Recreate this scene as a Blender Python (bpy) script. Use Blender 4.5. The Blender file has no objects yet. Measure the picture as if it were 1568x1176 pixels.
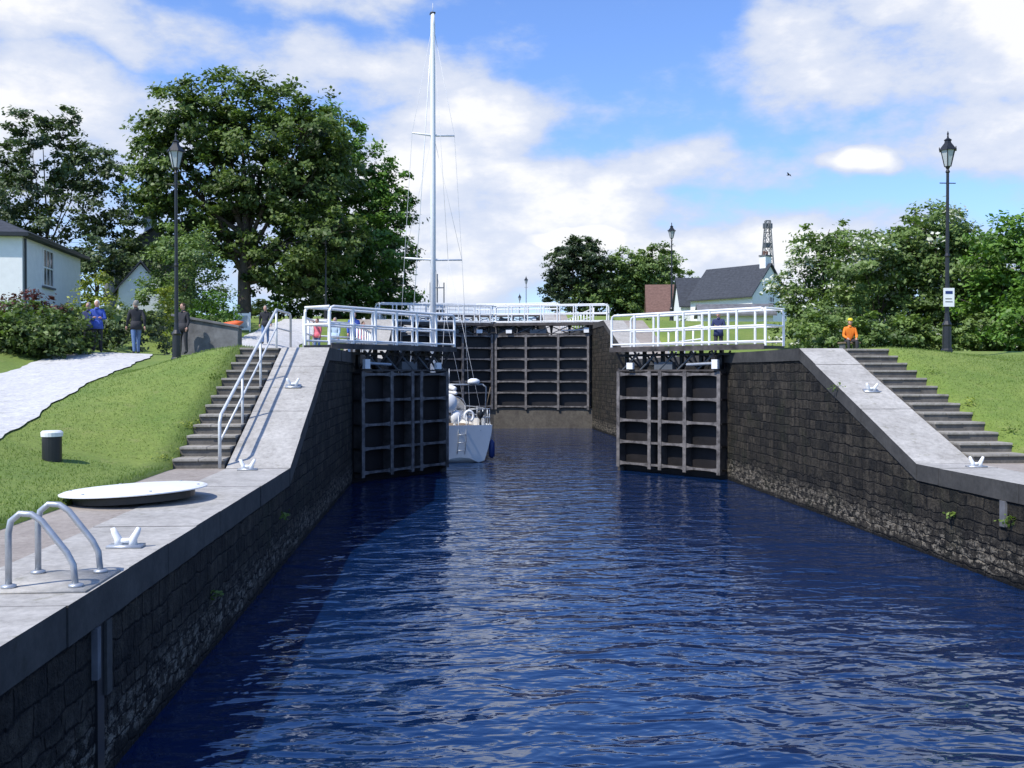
import bpy, bmesh, math, random
import numpy as np
from mathutils import Vector, Matrix
R = math.radians
random.seed(3)
scene = bpy.context.scene
COL = scene.collection

# ---------------------------------------------------------------- materials
def new_mat(name):
    m = bpy.data.materials.new(name); m.use_nodes = True
    nt = m.node_tree
    return m, nt, nt.nodes["Principled BSDF"]

def N(nt, t, **kw):
    n = nt.nodes.new(t)
    for k, v in kw.items():
        setattr(n, k, v)
    return n

def ramp(nt, fac, stops):
    r = N(nt, "ShaderNodeValToRGB")
    e = r.color_ramp.elements
    while len(e) < len(stops): e.new(0.5)
    for i, (p, c) in enumerate(stops):
        e[i].position = p; e[i].color = (c[0], c[1], c[2], 1)
    nt.links.new(fac, r.inputs[0])
    return r.outputs[0]

def noise(nt, vec, scale, detail=5, rough=.6, dist=0):
    n = N(nt, "ShaderNodeTexNoise")
    n.inputs["Scale"].default_value = scale; n.inputs["Detail"].default_value = min(detail, 5)
    n.inputs["Roughness"].default_value = rough; n.inputs["Distortion"].default_value = dist
    if vec is not None: nt.links.new(vec, n.inputs["Vector"])
    return n.outputs[0]

def bump(nt, h, p, strength=.4, dist=.02):
    b = N(nt, "ShaderNodeBump"); b.inputs["Strength"].default_value = strength
    b.inputs["Distance"].default_value = dist
    nt.links.new(h, b.inputs["Height"]); nt.links.new(b.outputs[0], p.inputs["Normal"])
    return b

def simple(name, c, rough=.6, metal=0, var=.25, scale=6, bumps=.15, bd=.01):
    m, nt, p = new_mat(name)
    g = N(nt, "ShaderNodeNewGeometry").outputs["Position"]
    n = noise(nt, g, scale, 4)
    a = [x * (1 - var) for x in c]; b = [min(1, x * (1 + var)) for x in c]
    nt.links.new(ramp(nt, n, [(.3, a), (.7, b)]), p.inputs["Base Color"])
    p.inputs["Roughness"].default_value = rough; p.inputs["Metallic"].default_value = metal
    if bumps: bump(nt, noise(nt, g, scale * 4, 3), p, bumps, bd)
    return m

def mixcol(nt, fac, a, b, mode='MIX'):
    m = N(nt, "ShaderNodeMix", data_type='RGBA', blend_type=mode)
    if isinstance(fac, float): m.inputs[0].default_value = fac
    else: nt.links.new(fac, m.inputs[0])
    for s, v in ((6, a), (7, b)):
        if isinstance(v, tuple): m.inputs[s].default_value = (*v, 1)
        else: nt.links.new(v, m.inputs[s])
    return m.outputs[2]

def math_(nt, op, a, b=None, c=None, clamp=False):
    m = N(nt, "ShaderNodeMath", operation=op, use_clamp=clamp)
    for i, v in enumerate((a, b, c)):
        if v is None: continue
        if isinstance(v, (int, float)): m.inputs[i].default_value = v
        else: nt.links.new(v, m.inputs[i])
    return m.outputs[0]

def wall_material():
    m, nt, p = new_mat("wet_masonry")
    g = N(nt, "ShaderNodeNewGeometry").outputs["Position"]
    s = N(nt, "ShaderNodeSeparateXYZ"); nt.links.new(g, s.inputs[0])
    nz = noise(nt, g, 3.2, 3)
    def brick(wd, ht, mort, wob, c1, c2, cm):
        off = math_(nt, 'MULTIPLY', nz, wob)
        c = N(nt, "ShaderNodeCombineXYZ")
        nt.links.new(math_(nt, 'ADD', math_(nt, 'ADD', s.outputs[1], s.outputs[0]), off), c.inputs[0])
        nt.links.new(math_(nt, 'ADD', s.outputs[2], off), c.inputs[1])
        b = N(nt, "ShaderNodeTexBrick"); nt.links.new(c.outputs[0], b.inputs[0])
        b.inputs["Scale"].default_value = 1; b.inputs["Brick Width"].default_value = wd
        b.inputs["Row Height"].default_value = ht; b.inputs["Mortar Size"].default_value = mort
        b.inputs["Mortar Smooth"].default_value = 1.0; b.squash = .65; b.squash_frequency = 3; b.offset = .43
        b.inputs["Color1"].default_value = (*c1, 1); b.inputs["Color2"].default_value = (*c2, 1); b.inputs["Mortar"].default_value = (*cm, 1)
        return b
    b = brick(.56, .235, .022, .15, (.013, .012, .010), (.064, .053, .038), (.007, .0065, .006))
    lo = brick(.37, .155, .022, .17, (.012, .011, .010), (.066, .055, .040), (.006, .0055, .005))
    n2 = noise(nt, g, 2.2, 5, .7)
    mott = ramp(nt, noise(nt, g, 6, 5, .75), [(.32, (.35,) * 3), (.62, (1.5,) * 3)])
    up = mixcol(nt, ramp(nt, n2, [(.48, (0,) * 3), (.72, (.55,) * 3)]), b.outputs[0], (.075, .062, .042))
    zz = math_(nt, 'ADD', s.outputs[2], math_(nt, 'MULTIPLY', math_(nt, 'SUBTRACT', noise(nt, g, .5, 3), .5), .8))
    sel = ramp(nt, zz, [(.80, (1,) * 3), (.90, (0,) * 3)])
    col = mixcol(nt, 1.0, mixcol(nt, sel, up, lo.outputs[0]), mott, 'MULTIPLY')
    al = ramp(nt, noise(nt, g, .9, 5), [(.54, (0,) * 3), (.74, (.65,) * 3)])
    col = mixcol(nt, al, col, (.026, .032, .012))
    st = N(nt, "ShaderNodeCombineXYZ")
    nt.links.new(math_(nt, 'MULTIPLY', s.outputs[1], 3.0), st.inputs[0]); nt.links.new(math_(nt, 'MULTIPLY', s.outputs[2], .25), st.inputs[1])
    sk = ramp(nt, noise(nt, st.outputs[0], 1.5, 5, .7), [(.35, (.35,) * 3), (.65, (1.2,) * 3)])
    col = mixcol(nt, 1.0, col, sk, 'MULTIPLY')
    z2 = math_(nt, 'ADD', s.outputs[2], math_(nt, 'MULTIPLY', math_(nt, 'SUBTRACT', noise(nt, g, .8, 4), .5), .7))
    band = ramp(nt, z2, [(.06, (0,) * 3), (.20, (1,) * 3), (.42, (.8,) * 3), (.74, (0,) * 3)])
    mp = N(nt, "ShaderNodeMapping"); mp.inputs["Scale"].default_value = (1, 1, 1.9); nt.links.new(g, mp.inputs[0])
    pale = ramp(nt, noise(nt, mp.outputs[0], 5.5, 5, .82), [(.50, (0,) * 3), (.57, (1,) * 3)])
    col = mixcol(nt, math_(nt, 'MULTIPLY', band, pale), col, (.30, .26, .20))
    wet = ramp(nt, s.outputs[2], [(.0, (.15,) * 3), (.14, (1,) * 3)])
    col = mixcol(nt, 1.0, col, wet, 'MULTIPLY')
    nt.links.new(col, p.inputs["Base Color"])
    p.inputs["Roughness"].default_value = .8; p.inputs["Specular IOR Level"].default_value = .3
    inv = math_(nt, 'SUBTRACT', 1.0, sel)
    hb = math_(nt, 'MULTIPLY', math_(nt, 'MULTIPLY', inv, b.outputs[1]), -1.0)
    hr = math_(nt, 'MULTIPLY', math_(nt, 'MULTIPLY', sel, lo.outputs[1]), -1.1)
    hh = math_(nt, 'ADD', math_(nt, 'ADD', hr, hb), math_(nt, 'MULTIPLY', noise(nt, g, 7, 5, .75), 1.9))
    bump(nt, hh, p, 1.0, .07)
    return m

def concrete(name, ca, cb, scale=1.2, joints=0, jdark=.45):
    m, nt, p = new_mat(name)
    g = N(nt, "ShaderNodeNewGeometry").outputs["Position"]
    n1 = noise(nt, g, scale, 5, .7)
    col = ramp(nt, n1, [(.3, ca), (.7, cb)])
    n3 = ramp(nt, noise(nt, g, 9, 5, .8), [(.35, (.74,) * 3), (.6, (1.05,) * 3)])
    col = mixcol(nt, 1.0, col, n3, 'MULTIPLY')
    lich = ramp(nt, noise(nt, g, 3.3, 5, .75), [(.58, (1,) * 3), (.70, (.66, .66, .58))])
    col = mixcol(nt, 1.0, col, lich, 'MULTIPLY')
    nt.links.new(col, p.inputs["Base Color"]); p.inputs["Roughness"].default_value = .85
    bump(nt, noise(nt, g, 30, 4, .7), p, .35, .01)
    return m

def leaf_mat(name, dark, light, trans=.3):
    m, nt, p = new_mat(name)
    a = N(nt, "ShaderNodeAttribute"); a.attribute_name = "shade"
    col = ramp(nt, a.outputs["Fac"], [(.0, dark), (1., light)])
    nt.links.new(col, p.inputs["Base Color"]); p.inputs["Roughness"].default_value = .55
    t = N(nt, "ShaderNodeBsdfTranslucent"); nt.links.new(mixcol(nt, 1.0, col, (1.0, 1.15, .5), 'MULTIPLY'), t.inputs[0])
    mx = N(nt, "ShaderNodeMixShader"); mx.inputs[0].default_value = trans
    nt.links.new(p.outputs[0], mx.inputs[1]); nt.links.new(t.outputs[0], mx.inputs[2])
    nt.links.new(mx.outputs[0], nt.nodes["Material Output"].inputs[0])
    return m

def grass_mat():
    m, nt, p = new_mat("grass")
    g = N(nt, "ShaderNodeNewGeometry").outputs["Position"]
    c1 = ramp(nt, noise(nt, g, .5, 5, .7), [(.3, (.120, .195, .028)), (.7, (.21, .265, .050))])
    c2 = ramp(nt, noise(nt, g, 14, 5, .8), [(.3, (.65,) * 3), (.65, (1.15,) * 3)])
    c = mixcol(nt, 1.0, c1, c2, 'MULTIPLY')
    dry = ramp(nt, noise(nt, g, 2.3, 5, .7), [(.58, (0,) * 3), (.75, (.5,) * 3)])
    c = mixcol(nt, dry, c, (.27, .26, .10))
    nt.links.new(c, p.inputs["Base Color"]); p.inputs["Roughness"].default_value = .9
    bump(nt, noise(nt, g, 40, 4, .8), p, .6, .03)
    return m

def slate_mat(name, c):
    m, nt, p = new_mat(name)
    g = N(nt, "ShaderNodeNewGeometry").outputs["Position"]
    s = N(nt, "ShaderNodeSeparateXYZ"); nt.links.new(g, s.inputs[0])
    fr = math_(nt, 'FRACT', math_(nt, 'MULTIPLY', s.outputs[2], 6))
    l = ramp(nt, fr, [(.0, (.6,) * 3), (.2, (1,) * 3)])
    n = ramp(nt, noise(nt, g, 5, 5), [(.3, tuple(x * .75 for x in c)), (.7, tuple(x * 1.25 for x in c))])
    nt.links.new(mixcol(nt, 1.0, n, l, 'MULTIPLY'), p.inputs["Base Color"]); p.inputs["Roughness"].default_value = .85
    p.inputs["Specular IOR Level"].default_value = .2
    return m

def water_mat():
    m, nt, p = new_mat("water")
    g = N(nt, "ShaderNodeNewGeometry").outputs["Position"]
    mp = N(nt, "ShaderNodeMapping"); mp.inputs["Scale"].default_value = (.75, 1.3, 1); nt.links.new(g, mp.inputs[0])
    n1 = noise(nt, mp.outputs[0], 1.25, 2, .5, .6); n2 = noise(nt, mp.outputs[0], 4.0, 2, .5, .4)
    h = math_(nt, 'ADD', n1, math_(nt, 'MULTIPLY', n2, .24))
    p.inputs["Base Color"].default_value = (.003, .017, .066, 1)
    p.inputs["Specular Tint"].default_value = (.52, .80, 1.0, 1)
    p.inputs["Roughness"].default_value = .03; p.inputs["IOR"].default_value = 1.75
    bump(nt, h, p, .65, .15)
    return m

M = {}
M['wall'] = wall_material()
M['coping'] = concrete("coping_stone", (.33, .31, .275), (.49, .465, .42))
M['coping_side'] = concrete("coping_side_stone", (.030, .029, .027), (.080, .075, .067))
M['paving'] = concrete("paving", (.27, .23, .195), (.40, .35, .295), .6, 0)
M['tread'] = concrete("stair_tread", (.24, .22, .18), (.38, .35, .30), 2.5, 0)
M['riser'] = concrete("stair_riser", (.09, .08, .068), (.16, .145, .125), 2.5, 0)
M['gravel'] = concrete("gravel", (.50, .49, .47), (.64, .625, .60), 2.5, 0)
M['sill'] = concrete("sill_concrete", (.06, .05, .042), (.13, .115, .09), 1.5, 0)
M['grass'] = grass_mat()
M['steel'] = simple("gate_steel", (.062, .053, .048), .65, .0, .6, 3)
M['beam'] = simple("gate_beam_edge", (.135, .122, .115), .6, .0, .65, 4)
M['plate'] = simple("gate_plate", (.010, .008, .008), .55, .0, .5, 2)
M['black'] = simple("black_paint", (.016, .017, .018), .4, 0, .2)
M['white'] = simple("white_paint", (.82, .82, .80), .4, 0, .05, 5, .05)
M['galv'] = simple("galvanised_steel", (.42, .44, .46), .4, .5, .15, 10)
M['rail'] = simple("handrail_paint", (.58, .59, .58), .4, .1, .1)
M['gel'] = simple("hull_white", (.82, .82, .80), .22, 0, .03, 2, 0)
M['blue'] = simple("blue_stripe", (.02, .04, .16), .4, 0, .1)
M['alu'] = simple("mast_aluminium", (.80, .80, .80), .35, .0, .04)
M['wire'] = simple("rigging_wire", (.6, .6, .6), .4, .0, .05)
M['iron'] = simple("dark_iron", (.12, .13, .14), .5, .2, .1)
M['teak'] = simple("teak_deck", (.22, .16, .10), .7, 0, .2)
M['glass'] = simple("window_glass", (.03, .035, .045), .08, 0, .2, 1, 0)
M['render'] = simple("white_render", (.80, .80, .78), .85, 0, .05, 3, .2)
M['slate'] = slate_mat("slate_roof", (.055, .06, .07))
M['tile'] = slate_mat("brown_tile_roof", (.17, .10, .08))
M['greystone'] = simple("grey_stone", (.13, .13, .135), .85, 0, .35, 3, .4)
M['bark'] = simple("bark", (.075, .06, .045), .9, 0, .35, 5, .8, .03)
M['lampglass'] = simple("lamp_glass", (.45, .48, .48), .15, 0, .1, 2, 0)
M['orange'] = simple("orange_plastic", (.75, .13, .03), .6)
M['leafA'] = leaf_mat("foliage_chestnut", (.032, .060, .014), (.170, .245, .052))
M['leafB'] = leaf_mat("foliage_lime", (.042, .100, .015), (.180, .330, .045))
M['leafC'] = leaf_mat("foliage_dark", (.034, .056, .026), (.140, .195, .075))
M['leafP'] = leaf_mat("foliage_pine", (.026, .045, .022), (.090, .135, .048))
M['leafY'] = leaf_mat("foliage_golden", (.14, .18, .02), (.36, .40, .05))
M['leafR'] = leaf_mat("foliage_copper", (.050, .016, .016), (.15, .04, .035))
M['leafG'] = leaf_mat("foliage_hedgerow", (.052, .098, .024), (.215, .305, .080))
M['blossom'] = leaf_mat("blossom", (.50, .52, .42), (.78, .78, .68), .2)
M['blade'] = leaf_mat("grass_blades", (.11, .18, .022), (.23, .30, .06), .3)
M['water'] = water_mat()

# ---------------------------------------------------------------- mesh builder
class MB:
    def __init__(s): s.v = []; s.f = []; s.m = []; s.mats = []; s.T = None
    def mi(s, k):
        if k not in s.mats: s.mats.append(k)
        return s.mats.index(k)
    def add(s, vs, fs, k):
        o = len(s.v)
        if s.T is not None: vs = [s.T @ Vector(v) for v in vs]
        s.v += [tuple(v) for v in vs]; i = s.mi(k)
        for f in fs: s.f.append(tuple(o + a for a in f)); s.m.append(i)
    def box(s, x0, x1, y0, y1, z0, z1, k):
        s.add([(x0, y0, z0), (x1, y0, z0), (x1, y1, z0), (x0, y1, z0), (x0, y0, z1), (x1, y0, z1), (x1, y1, z1), (x0, y1, z1)],
              [(0, 3, 2, 1), (4, 5, 6, 7), (0, 1, 5, 4), (1, 2, 6, 5), (2, 3, 7, 6), (3, 0, 4, 7)], k)
    def tube(s, pts, r, k, n=8, cap=True):
        pts = [Vector(p) for p in pts]
        rs = r if isinstance(r, (list, tuple)) else [r] * len(pts)
        vs = []; up = None
        for i, p in enumerate(pts):
            d = (pts[min(i + 1, len(pts) - 1)] - pts[max(i - 1, 0)]).normalized()
            if up is None:
                up = Vector((0, 0, 1)) if abs(d.z) < .9 else Vector((1, 0, 0))
            a = d.cross(up).normalized(); b = d.cross(a).normalized()
            if a.length < .1: a = Vector((1, 0, 0)); b = d.cross(a)
            for j in range(n):
                t = 2 * math.pi * j / n
                vs.append(p + a * math.cos(t) * rs[i] + b * math.sin(t) * rs[i])
            up = -b
        fs = []
        for i in range(len(pts) - 1):
            for j in range(n):
                fs.append((i * n + j, i * n + (j + 1) % n, (i + 1) * n + (j + 1) % n, (i + 1) * n + j))
        if cap:
            fs.append(tuple(range(n))[::-1]); fs.append(tuple((len(pts) - 1) * n + j for j in range(n)))
        s.add(vs, fs, k)
    def lathe(s, prof, c, k, n=16, ang=0):
        vs = []; fs = []
        for r, z in prof:
            for j in range(n):
                t = 2 * math.pi * j / n + ang
                vs.append((c[0] + r * math.cos(t), c[1] + r * math.sin(t), c[2] + z))
        for i in range(len(prof) - 1):
            for j in range(n):
                fs.append((i * n + j, i * n + (j + 1) % n, (i + 1) * n + (j + 1) % n, (i + 1) * n + j))
        fs.append(tuple(range(n))[::-1]); fs.append(tuple((len(prof) - 1) * n + j for j in range(n)))
        s.add(vs, fs, k)
    def ell(s, c, rx, ry, rz, k, n=14, m=9):
        vs = []; fs = []
        for i in range(m + 1):
            ph = math.pi * i / m
            for j in range(n):
                t = 2 * math.pi * j / n
                vs.append((c[0] + rx * math.sin(ph) * math.cos(t), c[1] + ry * math.sin(ph) * math.sin(t), c[2] - rz * math.cos(ph)))
        for i in range(m):
            for j in range(n):
                fs.append((i * n + j, i * n + (j + 1) % n, (i + 1) * n + (j + 1) % n, (i + 1) * n + j))
        s.add(vs, fs, k)
    def strip(s, prof, x0, x1, th, ktop, kside):
        n = len(prof); vt = []
        for (y, z) in prof: vt += [(x0, y, z), (x1, y, z)]
        vb = []
        for (y, z) in prof:
            zb = th[0] if isinstance(th, tuple) else z - th
            vb += [(x0, y, zb), (x1, y, zb)]
        s.add(vt, [(2 * i, 2 * i + 1, 2 * i + 3, 2 * i + 2) for i in range(n - 1)], ktop)
        vs = vt + vb; o = 2 * n; fs = []
        for i in range(n - 1):
            fs.append((2 * i, 2 * i + 2, o + 2 * i + 2, o + 2 * i))
            fs.append((2 * i + 1, o + 2 * i + 1, o + 2 * i + 3, 2 * i + 3))
        fs.append((0, o, o + 1, 1)); fs.append((2 * n - 2, 2 * n - 1, o + 2 * n - 1, o + 2 * n - 2))
        s.add(vs, fs, kside)
    def finish(s, name, smooth=False, bevel=0, parent=None, weld=False):
        me = bpy.data.meshes.new(name); me.from_pydata(s.v, [], s.f)
        for k in s.mats: me.materials.append(M[k])
        me.polygons.foreach_set("material_index", s.m)
        bm = bmesh.new(); bm.from_mesh(me)
        if weld: bmesh.ops.remove_doubles(bm, verts=bm.verts, dist=1e-4)
        bmesh.ops.recalc_face_normals(bm, faces=bm.faces); bm.to_mesh(me); bm.free()
        if smooth: me.polygons.foreach_set("use_smooth", [True] * len(me.polygons))
        o = bpy.data.objects.new(name, me); COL.objects.link(o)
        if bevel:
            b = o.modifiers.new("bevel", 'BEVEL'); b.width = bevel; b.segments = 2; b.limit_method = 'ANGLE'
        if parent: o.parent = parent
        return o

def empty(name, loc=(0, 0, 0)):
    e = bpy.data.objects.new(name, None); e.location = loc; COL.objects.link(e); return e

# ---------------------------------------------------------------- terrain
XL, XR = -2.87, 9.13
Q = 1.68
PROF = [(-25, Q), (18.3, Q), (24.6, 4.07), (47.6, 4.10), (55.6, 6.45), (84, 6.5), (91, 8.85), (420, 8.9)]
def interp(P, y):
    if y <= P[0][0]: return P[0][1]
    for (a, za), (b, zb) in zip(P, P[1:]):
        if y <= b: return za + (zb - za) * (y - a) / (b - a)
    return P[-1][1]
GL = [(-25, 1.66), (12.5, 1.70), (32, 4.0), (41, 4.15), (57, 6.5), (84, 6.5), (95, 8.85), (420, 8.9)]
GR = [(-25, 1.66), (10.5, 1.70), (28, 4.05), (47, 4.15), (56, 6.4), (84, 6.5), (93, 8.85), (420, 8.9)]
def sst(t): t = max(0, min(1, t)); return t * t * (3 - 2 * t)
def gz(x, y):
    if x < XL + 3:
        if x > -4.97: return interp(PROF, y) - .6
        t = sst((-5.0 - x) / 4.2)
        z = interp(PROF, y) * (1 - t) + interp(GL, y) * t
        if x < -12: z += min(1.1, .22 * (-12 - x)) * sst((60 - y) / 10)
        z += .03 * math.sin(x * 1.3 + y * .5) * t
        return z + .03
    if x < 11.37: return interp(PROF, y) - .6
    t = sst((x - 11.4) / 5)
    return interp(PROF, y) * (1 - t) + interp(GR, y) * t + .03

def build_ground():
    xs = [-900, -400, -200, -120, -80, -60] + list(np.arange(-50, -5.01, .5)) + [-5.0, -4.95, XL - .1, XR + .1, 11.35, 11.4] + list(np.arange(11.9, 50, .5)) + [60, 80, 120, 200, 400, 900]
    ys = [-300, -100, -40, -25] + list(np.arange(-20, 100, .5)) + list(np.arange(100, 200, 10)) + [250, 320, 420, 600, 1000]
    vs = [(x, y, gz(x, y)) for y in ys for x in xs]
    nx = len(xs); fs = []
    skip = xs.index(XL - .1)
    for j in range(len(ys) - 1):
        for i in range(nx - 1):
            if i == skip and ys[j] < 420: continue
            fs.append((j * nx + i, j * nx + i + 1, (j + 1) * nx + i + 1, (j + 1) * nx + i))
    b = MB(); b.add(vs, fs, 'grass'); b.finish("ground", smooth=True)
build_ground()

PATH = [(6, -8.8), (18.6, -9.45), (26.5, -10.15), (32, -10.7), (38, -10.1), (46, -8.4), (56, -7.8), (120, -8)]
def build_path():
    vs = []; fs = []; ys = list(np.arange(6, 110, .25)); n = 7
    for y in ys:
        c = interp(PATH, y); w = 1.5 if y < 30 else 1.5 - .2 * sst((y - 30) / 10)
        for i in range(n):
            x = c - w + 2 * w * i / (n - 1)
            if i in (0, n - 1): x += .05 * math.sin(y * 2.3) + .03 * math.sin(y * 7)
            vs.append((x, y, gz(x, y) + .035))
    for j in range(len(ys) - 1):
        for i in range(n - 1): fs.append((j * n + i, j * n + i + 1, (j + 1) * n + i + 1, (j + 1) * n + i))
    b = MB(); b.add(vs, fs, 'gravel'); b.finish("gravel_path", smooth=True)
build_path()

# ---------------------------------------------------------------- canal walls + quay
def canal_wall(xin, xout, inner_sign):
    b = MB()
    low = [(y, z - .32) for y, z in PROF]
    x0, x1 = min(xin, xout), max(xin, xout)
    b.strip(low, x0, x1, (-3.0,), 'wall', 'wall')
    if inner_sign > 0:
        b.box(xin, xin + .045, 8.42, 8.55, Q - .95, Q - .325, 'coping_side')
        b.box(xin, xin + .05, 8.18, 8.26, Q - .75, Q - .325, 'greystone')
        b.box(xin, xin + .02, 8.26, 8.42, -.5, Q - .325, 'black')  # stop-plank slot is not cut; its inner shade is coloured in as a black strip
    else:
        b.box(xin - .045, xin, 15.3, 15.45, Q - .75, Q - .325, 'greystone')
    b.finish("canal_wall")
    c = MB()
    rnd = random.Random(7 if inner_sign > 0 else 8)
    y = -25.0
    brk = [p[0] for p in PROF]
    while y < 200:
        y2 = y + rnd.uniform(1.15, 1.6)
        for q in brk:
            if y < q - .01 < y2: y2 = q; break
            if y < q - .01 and q - y2 < .5 and q > y2: y2 = q; break
        xi2 = xin + (.03 + rnd.uniform(-.007, .007)) * inner_sign; x0, x1 = min(xi2, xout), max(xi2, xout)
        dz = rnd.uniform(-.004, .004)
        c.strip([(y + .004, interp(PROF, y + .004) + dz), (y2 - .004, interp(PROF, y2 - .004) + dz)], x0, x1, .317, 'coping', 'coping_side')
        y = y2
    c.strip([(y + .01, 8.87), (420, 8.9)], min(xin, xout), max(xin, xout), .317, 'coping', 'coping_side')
    c.finish("wall_coping")
canal_wall(XL, -4.0, 1); canal_wall(XR, 10.25, -1)

def paving():
    for x0, x1, nm in ((-5.0, -4.003, "quay_paving"), (10.253, 11.4, "quay_paving")):
        b = MB()
        b.strip([(-25, Q - .01), (18.45, Q - .01)], x0, x1, .5, 'paving', 'paving')
        b.strip([(y, z) for y, z in [(24.95, 4.06)] + PROF[3:]], x0, x1, .5, 'paving', 'paving')
        b.finish(nm)
paving()

def stairs(x0, x1):
    rnd = random.Random(int(x0 * 10))
    b = MB(); n = 13; rise = (4.06 - Q + .01) / n; dep = (24.95 - 18.45) / n
    for i in range(n):
        y = 18.45 + i * dep; z = Q - .01 + i * rise
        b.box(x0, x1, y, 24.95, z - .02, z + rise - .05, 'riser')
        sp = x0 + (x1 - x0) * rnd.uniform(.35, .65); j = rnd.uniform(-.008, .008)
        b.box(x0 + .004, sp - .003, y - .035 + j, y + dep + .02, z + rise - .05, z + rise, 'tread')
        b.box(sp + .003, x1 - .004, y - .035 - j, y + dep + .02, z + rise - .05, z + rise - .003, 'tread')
    b.finish("stone_stairs", bevel=.008)
stairs(-5.0, -4.05); stairs(10.30, 11.4)

def handrail():
    b = MB(); x = -4.12
    b.tube([(x, 18.35, Q), (x, 18.35, Q + .85), (x, 18.45, Q + .98), (x, 24.5, 4.07 + .93), (x, 26.6, 4.07 + .95), (x, 26.75, 4.07 + .9), (x, 26.75, 4.0)], .032, 'rail')
    b.tube([(x, 18.4, Q + .5), (x, 24.5, 4.07 + .48), (x, 26.7, 4.07 + .48)], .022, 'rail')
    for y in (20.4, 22.4, 24.5):
        zt = Q + .98 + (4.07 + .93 - Q - .98) * (y - 18.45) / (24.5 - 18.45)
        b.tube([(x, y, zt - 1.3), (x, y, zt)], .028, 'rail')
    b.finish("stair_handrail", smooth=True)
handrail()

def water(name, y0, y1, z):
    b = MB(); b.add([(XL - .05, y0, z), (XR + .05, y0, z), (XR + .05, y1, z), (XL - .05, y1, z)], [(0, 1, 2, 3)], 'water'); b.finish(name)
water("canal_water", -25, 60.4, 0)
water("canal_water", 62.5, 94, 5.5)
water("canal_water", 97, 420, 8.0)
b = MB(); b.box(XL, XR, -26, -25, -2, 1.6, 'wall'); b.finish("canal_end_wall")
b = MB()
b.add([(XL, 60.0, -1), (3.13, 61.7, -1), (XR, 60, -1), (XR, 63, -1), (XL, 63, -1), (XL, 60.0, 1.25), (3.13, 61.7, 1.25), (XR, 60, 1.25), (XR, 63, 1.25), (XL, 63, 1.25)],
      [(0, 1, 6, 5), (1, 2, 7, 6), (5, 6, 7, 8, 9)], 'sill')
b.finish("lock_sill")

# ---------------------------------------------------------------- lock gates
def lock_gate(hinge, tip, zb, zt, deck, zhs, us, ext, near=True):
    h = Vector((hinge[0], hinge[1], 0)); t = Vector((tip[0], tip[1], 0)); u = (t - h); L = u.length; u.normalize()
    v = Vector((u.y, -u.x, 0))
    if v.y > 0: v = -v           # v points downstream (towards lower water)
    b = MB(); b.T = Matrix(((u.x, v.x, 0, h.x), (u.y, v.y, 0, h.y), (0, 0, 1, 0), (0, 0, 0, 1)))
    b.box(.02, L, -.12, 0, zb - .6, zt, 'plate')
    bays = sorted(us)
    for z in zhs:
        b.box(.03, L - .02, .003, .30, z - .03, z + .03, 'plate')
        for u0, u1 in zip(bays, bays[1:]):
            if (u1 - u0) * L < .7: segs = 2; sag = 0
            else: segs = 8; sag = .06
            q = []; fs = []
            for i in range(segs + 1):
                tt = i / segs; x = (u0 + (u1 - u0) * tt) * L; w = .042 + sag * (2 * tt - 1) ** 4
                q += [(x, .30, z - w), (x, .30, z + w * .8), (x, .325, z - w), (x, .325, z + w * .8)]
            for i in range(segs):
                a = 4 * i; c = 4 * (i + 1)
                fs += [(a, c, c + 1, a + 1), (a + 2, a + 3, c + 3, c + 2), (a + 1, c + 1, c + 3, a + 3), (a, a + 2, c + 2, c)]
            b.add(q, fs, 'beam')
    for k in us:
        x = k * L; w = .055
        b.box(x - w, x + w, .004, .335, zb - .1, zt + .04, 'steel')
        b.box(x - w - .012, x + w + .012, .335, .35, zb - .1, zt + .04, 'beam')
    b.tube([(L - .03, .05, zb - .6), (L - .03, .05, zt + .15)], .13, 'steel', 10)
    n = 6
    for i in range(n):
        x = .25 + (L - .5) * i / (n - 1)
        b.box(x - .05, x + .05, -.06, .06, zt, deck - .08, 'black')
        b.tube([(x, .06, zt + .08), (x, .30, zt + .35), (x, .56, deck - .12)], .04, 'steel', 6)
        b.tube([(x, -.06, zt + .08), (x, -.5, deck - .12)], .035, 'steel', 6)
        if i < n - 1:
            x2 = .25 + (L - .5) * (i + 1) / (n - 1)
            b.tube([(x, .02, zt + .05), (x2, .02, deck - .15)], .035, 'black', 6)
            b.tube([(x2, .3, zt + .05), (x, .3, deck - .15)], .03, 'iron', 6)
    b.box(.1, L - .1, .05, .35, zt + .043, zt + .10, 'steel')
    b.tube([(.15, .4, zt + .30), (L * .30, .4, zt + .26)], .05, 'galv', 10)
    b.box(L * .02, L * .07, .36, .48, zt + .12, zt + .42, 'white')
    b.box(L * .80, L * .86, .38, .48, zt + .12, zt + .34, 'white')
    b.box(L * .45, L * .62, .1, .3, zt + .103, zt + .36, 'iron')
    b.box(-ext * .5, L - .05, .12, .22, zt + .56, zt + .64, 'black')
    b.box(-ext, L + .02, -.55, .6, deck - .08, deck, 'black')
    b.box(-ext, L + .02, .6, .64, deck - .12, deck + .05, 'steel')
    top = deck + 1.15
    for side in (-.5, .56):
        x0 = -ext; x1 = L - .02
        b.tube([(x0, side, deck), (x0, side, top - .14), (x0 + .05, side, top - .04), (x0 + .16, side, top), (x1 - .12, side, top), (x1 - .03, side, top - .05), (x1, side, top - .15), (x1, side, deck)], .042, 'white')
        for zz in (deck + .62, deck + .14):
            b.tube([(x0, side, zz), (x1, side, zz)], .032, 'white')
        m = max(2, round((x1 - x0) / 1.0))
        for i in range(1, m):
            x = x0 + (x1 - x0) * i / m
            b.tube([(x, side, deck - .05), (x, side, top)], .042, 'white')
    for zz in (deck + .62, top):
        b.tube([(-ext, -.5, zz), (-ext, .56, zz)], .035, 'white')
    return b.finish("lock_gate")

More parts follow.
